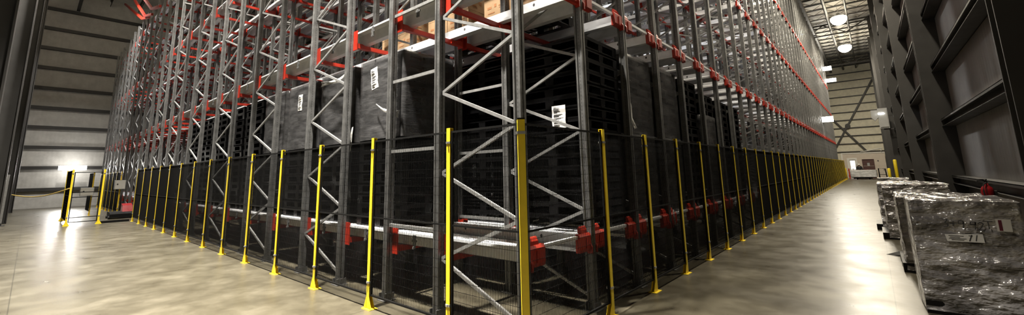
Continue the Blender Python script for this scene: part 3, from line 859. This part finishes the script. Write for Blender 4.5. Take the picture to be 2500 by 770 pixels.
# writing and labels on the near load (its front faces the camera at -y)
def stroke(b, pts, ox, oz, s, y):
    pts = [(ox+u*s, y, oz+v*s) for u, v in pts]
    for p, q in zip(pts[:-1], pts[1:]): b.bar(p, q, .0085, .003, (0,1,0))
fy = -.575-.021
wr = MB()
G = {'3': [[(0,1),(.55,1),(.25,.6),(.55,.4),(.45,.08),(.05,0)]], '+': [[(.0,.5),(.6,.52)],[(.33,.85),(.28,.2)]],
     '9': [[(.5,.95),(.1,.95),(.05,.6),(.5,.6),(.55,.95),(.45,0)]], ':': [[(.1,.75),(.12,.68)],[(.1,.25),(.12,.18)]],
     '2': [[(0,.8),(.25,1),(.5,.8),(.3,.35),(0,0),(.6,.02)]], 'T': [[(0,1),(.8,1.02)],[(.42,1),(.44,.1)]]}
ox = -.18
for ch in '3+9:92':
    for pl in G[ch]: stroke(wr, pl, ox, .985-.06*(ox+.18), .085, fy)
    ox += .062 if ch != ':' else .03
for pl in G['T']: stroke(wr, pl, .14, .975, .09, fy)
put('handwriting', wr.mesh('handwriting', M['ink']), A)['label'] = 'black handwritten digits'
w2 = put('paper_label', MB().box(.235,.345,fy-.004,fy,.965,1.095).mesh('paper_label', M['paper']), A)
put('stripe', MB().box(.252,.278,fy-.006,fy-.004,.972,1.085).mesh('stripe', M['wine']), w2)
w3 = put('paper_label', MB().prism([(-.165,.828),(.125,.832),(.12,.925),(-.178,.905)], 'y', fy-.004, fy).mesh('paper_label', M['paper']), A)
pm = MB()
for z, a, c in ((.892,-.15,-.03),(.876,-.14,-.06),(.862,-.15,-.01),(.848,-.13,-.03),(.90,.01,.04)): pm.box(a,c,fy-.006,fy-.004,z-.003,z+.003)
pm.bar((.01,fy-.005,.84),(.035,fy-.005,.91),.010,.002).bar((.06,fy-.005,.845),(.075,fy-.005,.912),.008,.002)
put('print', pm.mesh('print', M['ink']), w3)
# black film scrap on the floor beside the load
b = MB().add([(0,0,0),(.22,.02,.02),(.34,-.08,0),(.30,-.02,.13),(.12,.05,.06),(-.06,.03,.0),(.2,-.1,.03),(.1,-.06,0)],
             [(0,7,6,4),(7,2,6),(6,2,3),(6,3,4),(4,3,1),(0,4,5),(5,4,1),(0,5,1,2,7)])
tag(put('film_scrap', b.mesh('film_scrap', M['pallet']), None, (.04,10.9,.005), (0,0,.2)), 'crumpled black film scrap on the floor beside the wrapped loads', 'scrap')
# fire extinguisher on the right wall
t = thing('fire_extinguisher', 'red fire extinguisher on the right wall above the wrapped loads', 'fire extinguisher', (XW-.37, 10.8, .86)); t.scale = (.92,.92,.92)
put('cylinder', MB().lathe([(0,0),(.075,0),(.085,.02),(.085,.40),(.07,.46),(.03,.50),(.03,.53),(0,.53)], k=20).mesh('cylinder', M['ext_red'], True), t)
put('instruction_label', MB().prism([(.0865*math.cos(a),.0865*math.sin(a)) for a in [math.pi*(.95+.6*i/8) for i in range(9)]]+[(.0855*math.cos(a),.0855*math.sin(a)) for a in [math.pi*(1.55-.6*i/8) for i in range(9)]], 'z', .10, .30).mesh('instruction_label', M['paper']), t)
put('valve_handle', MB().box(-.02,.02,-.02,.02,.53,.57).box(-.11,.03,-.012,.012,.57,.585).box(-.10,.02,-.012,.012,.60,.612).bar((.0,0,.57),(.02,0,.61),.012,.02).mesh('valve_handle', M['black']), t)
put('hose', MB().tube([(0,-.03,.55),(-.04,-.09,.52),(-.06,-.11,.40),(-.05,-.10,.25),(-.04,-.10,.15)], .012, 8).mesh('hose', M['rubber'], True), t)
put('wall_bracket', MB().box(.083,.119,-.03,.03,.10,.40).mesh('wall_bracket', M['dark_steel']), t)

# yellow guard posts by the right wall
for i, (x, y, h) in enumerate(((.95,31.5,1.95),(.72,35.0,1.45))):
    t = thing('guard_post', ['tall yellow guard post by the right wall','shorter dull yellow guard post beyond the tall one by the right wall'][i], 'bollard', (x,y,0), 'yellow guard posts by the right wall')
    put('tube', MB().tube([(0,0,.01),(0,0,h-.04),(0,0,h)], [.075,.075,.05], 12).mesh('tube', M['yellow'], True), t)
    put('base_plate', MB().box(-.13,.13,-.13,.13,0,.012).mesh('base_plate', M['yellow']), t)
# heater on a wall column far down the aisle
t = thing('unit_heater', 'grey unit heater box high on the right wall far down the aisle', 'heater', (.95,41.0,4.3))
put('body', MB().box(-.20,.34,-.3,.3,0,1.5).box(-.15,.30,-.36,-.3,.1,1.4).mesh('body', M['grey']), t)
put('bracket', MB().box(.0,.57,-.04,.04,1.5,1.58).box(.0,.57,-.04,.04,-.08,0).mesh('bracket', M['dark_steel']), t)
hd = put('lamp_head', MB().box(-.58,-.20,-.2,.2,.85,1.4).prism([(-.58,.85),(-.2,.85),(-.4,.6)], 'y', -.2, .2).mesh('lamp_head', M['grey']), t)
put('lamp_lens', MB().box(-.2,.15,-.40,-.37,1.05,1.13).mesh('lamp_lens', M['cool_lens']), hd)

# ------------------------------------------------------------------ office block at the far end
OY = 69.5; OX0, OX1, OZ = -2.95, 1.28, 3.15
office = thing('office_block', 'low pale office block at the far end of the aisle', 'office', (0,OY,0))
b = MB()
dx0, dx1, dz = -2.25, -1.62, 2.35
bx0, bx1, bz = -.92, .12, 2.3
b.box(OX0,dx0,0,.15,0,OZ).box(dx0,dx1,0,.15,dz,OZ).box(dx1,bx0,0,.15,0,OZ).box(bx0,bx1,0,.15,bz,OZ).box(bx1,OX1,0,.15,0,OZ)
b.box(OX0,OX0+.15,.15,3.2,0,OZ).box(OX1-.15,OX1,.15,3.2,0,OZ).box(OX0,OX1,0,3.2,OZ,OZ+.06)
b.box(OX0,OX1,-.012,0,1.5,1.53)
put('wall', b.mesh('wall', M['pink_wall']), office)
put('white_corner_trim', MB().box(OX0-.05,OX0+.08,-.04,0,0,OZ+.1).box(OX0,OX1,-.05,0,OZ-.04,OZ+.08).mesh('corner_trim', M['white']), office)
dr = put('door', MB().box(dx0,dx0+.08,.03,.09,0,dz).box(dx1-.08,dx1,.03,.09,0,dz).box(dx0+.08,dx1-.08,.03,.09,dz-.12,dz).box(dx0+.08,dx1-.08,.03,.09,0,.25).box(dx0+.08,dx1-.08,.03,.09,1.02,1.1).mesh('door', M['white']), office)
put('door_frame', MB().box(dx0-.22,dx0,-.05,.05,0,dz+.22).box(dx1,dx1+.16,-.05,.05,1.7,dz+.22).box(dx0,dx1,-.05,.05,dz,dz+.22).mesh('door_frame', M['white']), office)
put('lit_pane', MB().box(dx0+.08,dx1-.08,.05,.06,.25,1.02).box(dx0+.08,dx1-.08,.05,.06,1.1,dz-.12).mesh('lit_pane', M['lit_door']), dr)
br = put('roller_door', MB().box(bx0,bx1,.04,.10,0,bz).mesh('roller_door', M['brown']), office)
put('door_frame', MB().box(bx0-.07,bx0,-.03,.04,0,bz+.07).box(bx1,bx1+.07,-.03,.04,0,bz+.07).box(bx0,bx1,-.03,.04,bz,bz+.07).mesh('door_frame', M['brown']), br)
put('window', MB().box(-.52,-.28,.03,.04,1.5,1.9).mesh('window', M['grey']), br)
put('vent', MB().box(.5,.62,-.03,0,2.05,2.2).box(.95,1.03,-.03,0,.95,1.05).mesh('vent', M['ink']), office)
o = tag(put('pipe_rail', MB().tube([(-1.0,OY-.1,OZ+.13),(1.1,OY-.1,OZ+.55)], .06, 8).tube([(1.0,OY-.1,OZ+.08),(1.0,OY-.1,OZ+.5)], .04, 8).mesh('pipe_rail', M['white'], True)), 'white sloping pipe on top of the office block', 'pipe')
# red and white barrier by the office door
t = thing('red_barrier', 'red and white barrier posts beside the lit office doorway', 'barrier', (-2.35,67.6,0))
for i in range(3): put('barrier_post', MB().box(-.06,.06,-.06,.06,0,1.25).mesh('barrier_post', M['red'] if i != 1 else M['white']), t, (i*.42,0,0))
put('barrier_rail', MB().box(-.1,1.9,-.075,-.062,.95,1.05).box(-.1,1.2,-.075,-.062,.2,.45).mesh('barrier_rail', M['red']), t)
for i, (x, y) in enumerate(((-2.62,64.6),(-2.62,66.0))):
    t = thing('guard_post', 'yellow bollard at the far end of the right fence, %s' % ['nearer one','farther one'][i], 'bollard', (x,y,0), 'bollards at the far fence end')
    put('tube', MB().tube([(0,0,.01),(0,0,1.28),(0,0,1.33)], [.09,.09,.05], 12).mesh('tube', M['yellow'], True), t)
    put('base_plate', MB().box(-.14,.14,-.14,.14,0,.012).mesh('base_plate', M['yellow']), t)
# dark chair frame near the office
t = thing('metal_frame_stand', 'small dark tubular frame standing right of the brown door', 'stand', (.75,66.5,0))
put('frame', MB().tube([(-.3,0,0),(-.3,0,1.2),(.3,0,1.15),(.36,0,0)], .06, 8).mesh('frame', M['black'], True), t)
put('shelf', MB().box(-.3,.34,-.2,.2,.45,.5).mesh('shelf', M['black']), t)

# load on a pallet truck, driven by a person
TX, TY = -.95, 63.8
tr = thing('pallet_truck', 'pallet truck far down the aisle under a wide wrapped load', 'pallet truck', (TX,TY,0))
put('chassis', MB().box(-.95,.75,-.35,.35,.08,.2).box(-.25,.25,.35,1.3,.08,.62).mesh('chassis', M['black']), tr)
put('tiller', MB().tube([(-.05,1.25,.5),(-.05,1.45,1.1),(-.2,1.5,1.15),(.1,1.5,1.15)], .03, 8).mesh('tiller', M['black'], True), tr)
for sx in (-.6,.5): put('wheel', MB().tube([(-.08,0,0),(.08,0,0)], .09, 12).mesh('wheel', M['rubber'], True), tr, (sx,-.2,.09))
t = thing('wrapped_floor_load', 'wide low white wrapped load carried on the distant pallet truck', 'wrapped load', (TX,TY,.2))
put('pallet', MB().box(-1.15,1.1,-.5,.5,.005,.12).mesh('pallet', M['pallet']), t)
put('stretch_film', film_shell(2.4,1.05,.78,77,.03).mesh('stretch_film', M['film_white'], True), t, (0,0,.08))
# person: one continuous skinned body
def person(x, y, rz):
    t = thing('person', 'person in black jacket and white hard hat standing behind the distant load', 'person', (x,y,0), None, (0,0,rz))
    J = {'pel':(0,0,.96,.135),'chest':(0,.02,1.28,.155),'neck0':(0,.0,1.46,.075),'neck':(0,-.02,1.53,.055),'head':(0,-.03,1.62,.082),'crown':(0,-.025,1.71,.078),
         'shl':(-.19,.01,1.41,.065),'ell':(-.27,-.08,1.14,.048),'wrl':(-.2,-.30,1.08,.034),'hal':(-.17,-.37,1.08,.034),
         'shr':(.19,.01,1.41,.065),'elr':(.27,-.08,1.14,.048),'wrr':(.2,-.30,1.08,.034),'har':(.17,-.37,1.08,.034),
         'hil':(-.10,0,.90,.10),'knl':(-.11,-.02,.50,.068),'anl':(-.11,.02,.09,.045),'tol':(-.12,-.14,.045,.04),
         'hir':(.10,0,.90,.10),'knr':(.11,-.02,.50,.068),'anr':(.11,.02,.09,.045),'tor':(.12,-.14,.045,.04)}
    E_ = [('pel','chest'),('chest','neck0'),('neck0','neck'),('neck','head'),('head','crown'),('neck0','shl'),('shl','ell'),('ell','wrl'),('wrl','hal'),
          ('neck0','shr'),('shr','elr'),('elr','wrr'),('wrr','har'),('pel','hil'),('hil','knl'),('knl','anl'),('anl','tol'),('pel','hir'),('hir','knr'),('knr','anr'),('anr','tor')]
    for s, sd in ((-1,'l'),(1,'r')):       # five fingers each
        hx, hy, hz, _ = J['ha'+sd]
        for i in range(4):
            a = 'f%s%d' % (sd, i); fx = hx + (i-1.5)*.018
            J[a+'a'] = (fx, hy-.05, hz+.004, .009); J[a+'b'] = (fx, hy-.085+.006*abs(i-1.5), hz-.03, .008)
            E_ += [('ha'+sd, a+'a'), (a+'a', a+'b')]
        J['t'+sd] = (hx - s*.045, hy-.03, hz-.01, .010); E_.append(('ha'+sd, 't'+sd))
    keys = list(J); me = bpy.data.meshes.new('body')
    me.from_pydata([J[k][:3] for k in keys], [(keys.index(a), keys.index(b)) for a, b in E_], []); me.materials.append(M['skin'])
    o = put('body', me, t)
    sk = o.modifiers.new('skin', 'SKIN'); sk.use_smooth_shade = True
    for k, v in zip(keys, me.skin_vertices[0].data): v.radius = (J[k][3], J[k][3]); v.use_root = (k == 'pel')
    o.modifiers.new('sub', 'SUBSURF').levels = 1
    # clothes follow the body
    b = MB().tube([(0,0,.90),(0,.01,1.05),(0,.02,1.25),(0,.01,1.40),(0,0,1.49)], [.18,.18,.20,.19,.10], 14)
    for s in (-1,1): b.tube([(s*.04,.0,1.475),(s*.13,.0,1.45),(s*.205,.0,1.39),(s*.275,-.08,1.14),(s*.205,-.28,1.08)], [.09,.105,.095,.07,.052], 12)
    put('jacket', b.mesh('jacket', M['cloth'], True), t)
    b = MB()
    for s in (-1,1): b.tube([(s*.09,0,.98),(s*.10,0,.86),(s*.11,-.02,.5),(s*.11,.02,.10)], [.12,.115,.085,.068], 12)
    put('trousers', b.mesh('trousers', M['trousers'], True), t)
    put('hard_hat', MB().lathe([(.125,1.695),(.135,1.69),(.118,1.705),(.112,1.74),(.085,1.79),(.04,1.81),(0,1.812)], (0,-.025,0), 16).prism([(-.09,1.69),(.09,1.69),(.07,1.70),(-.07,1.70)], 'y', -.20, -.1).mesh('hard_hat', M['white'], True), t)
    b = MB()
    b.add([(-.018,-.108,1.60),(.018,-.108,1.60),(0,-.14,1.605),(0,-.11,1.655)], [(0,1,2),(0,2,3),(1,3,2),(0,3,1)])
    b.tube([(-.03,-.108,1.57),(.03,-.108,1.57)], .006, 6)
    for s in (-1,1): b.tube([(s*.085,-.03,1.60),(s*.092,-.02,1.63),(s*.085,-.015,1.66)], .014, 6)
    put('face', b.mesh('face', M['skin']), t)
    b = MB()
    for s in (-1,1): b.tube([(s*.035,-.112,1.65),(s*.036,-.117,1.65)], .011, 8)
    put('eyes', b.mesh('eyes', M['ink']), t)
person(-1.28, 65.9, .1)

# ------------------------------------------------------------------ world and view
w = bpy.data.worlds.new('world'); S.world = w; w.use_nodes = True
w.node_tree.nodes['Background'].inputs[0].default_value = (.5,.5,.52,1); w.node_tree.nodes['Background'].inputs[1].default_value = .02
S.view_settings.view_transform = 'Standard'; S.view_settings.look = 'None'
S.view_settings.exposure = -1.0; S.view_settings.gamma = 1; S.view_settings.use_curve_mapping = False
S.cycles.use_denoising = True
S.cycles.max_bounces = 8; S.cycles.diffuse_bounces = 4; S.cycles.glossy_bounces = 3; S.cycles.transparent_max_bounces = 10
S.cycles.sample_clamp_indirect = 4
S.cycles.caustics_reflective = False; S.cycles.caustics_refractive = False
bpy.context.view_layer.update()
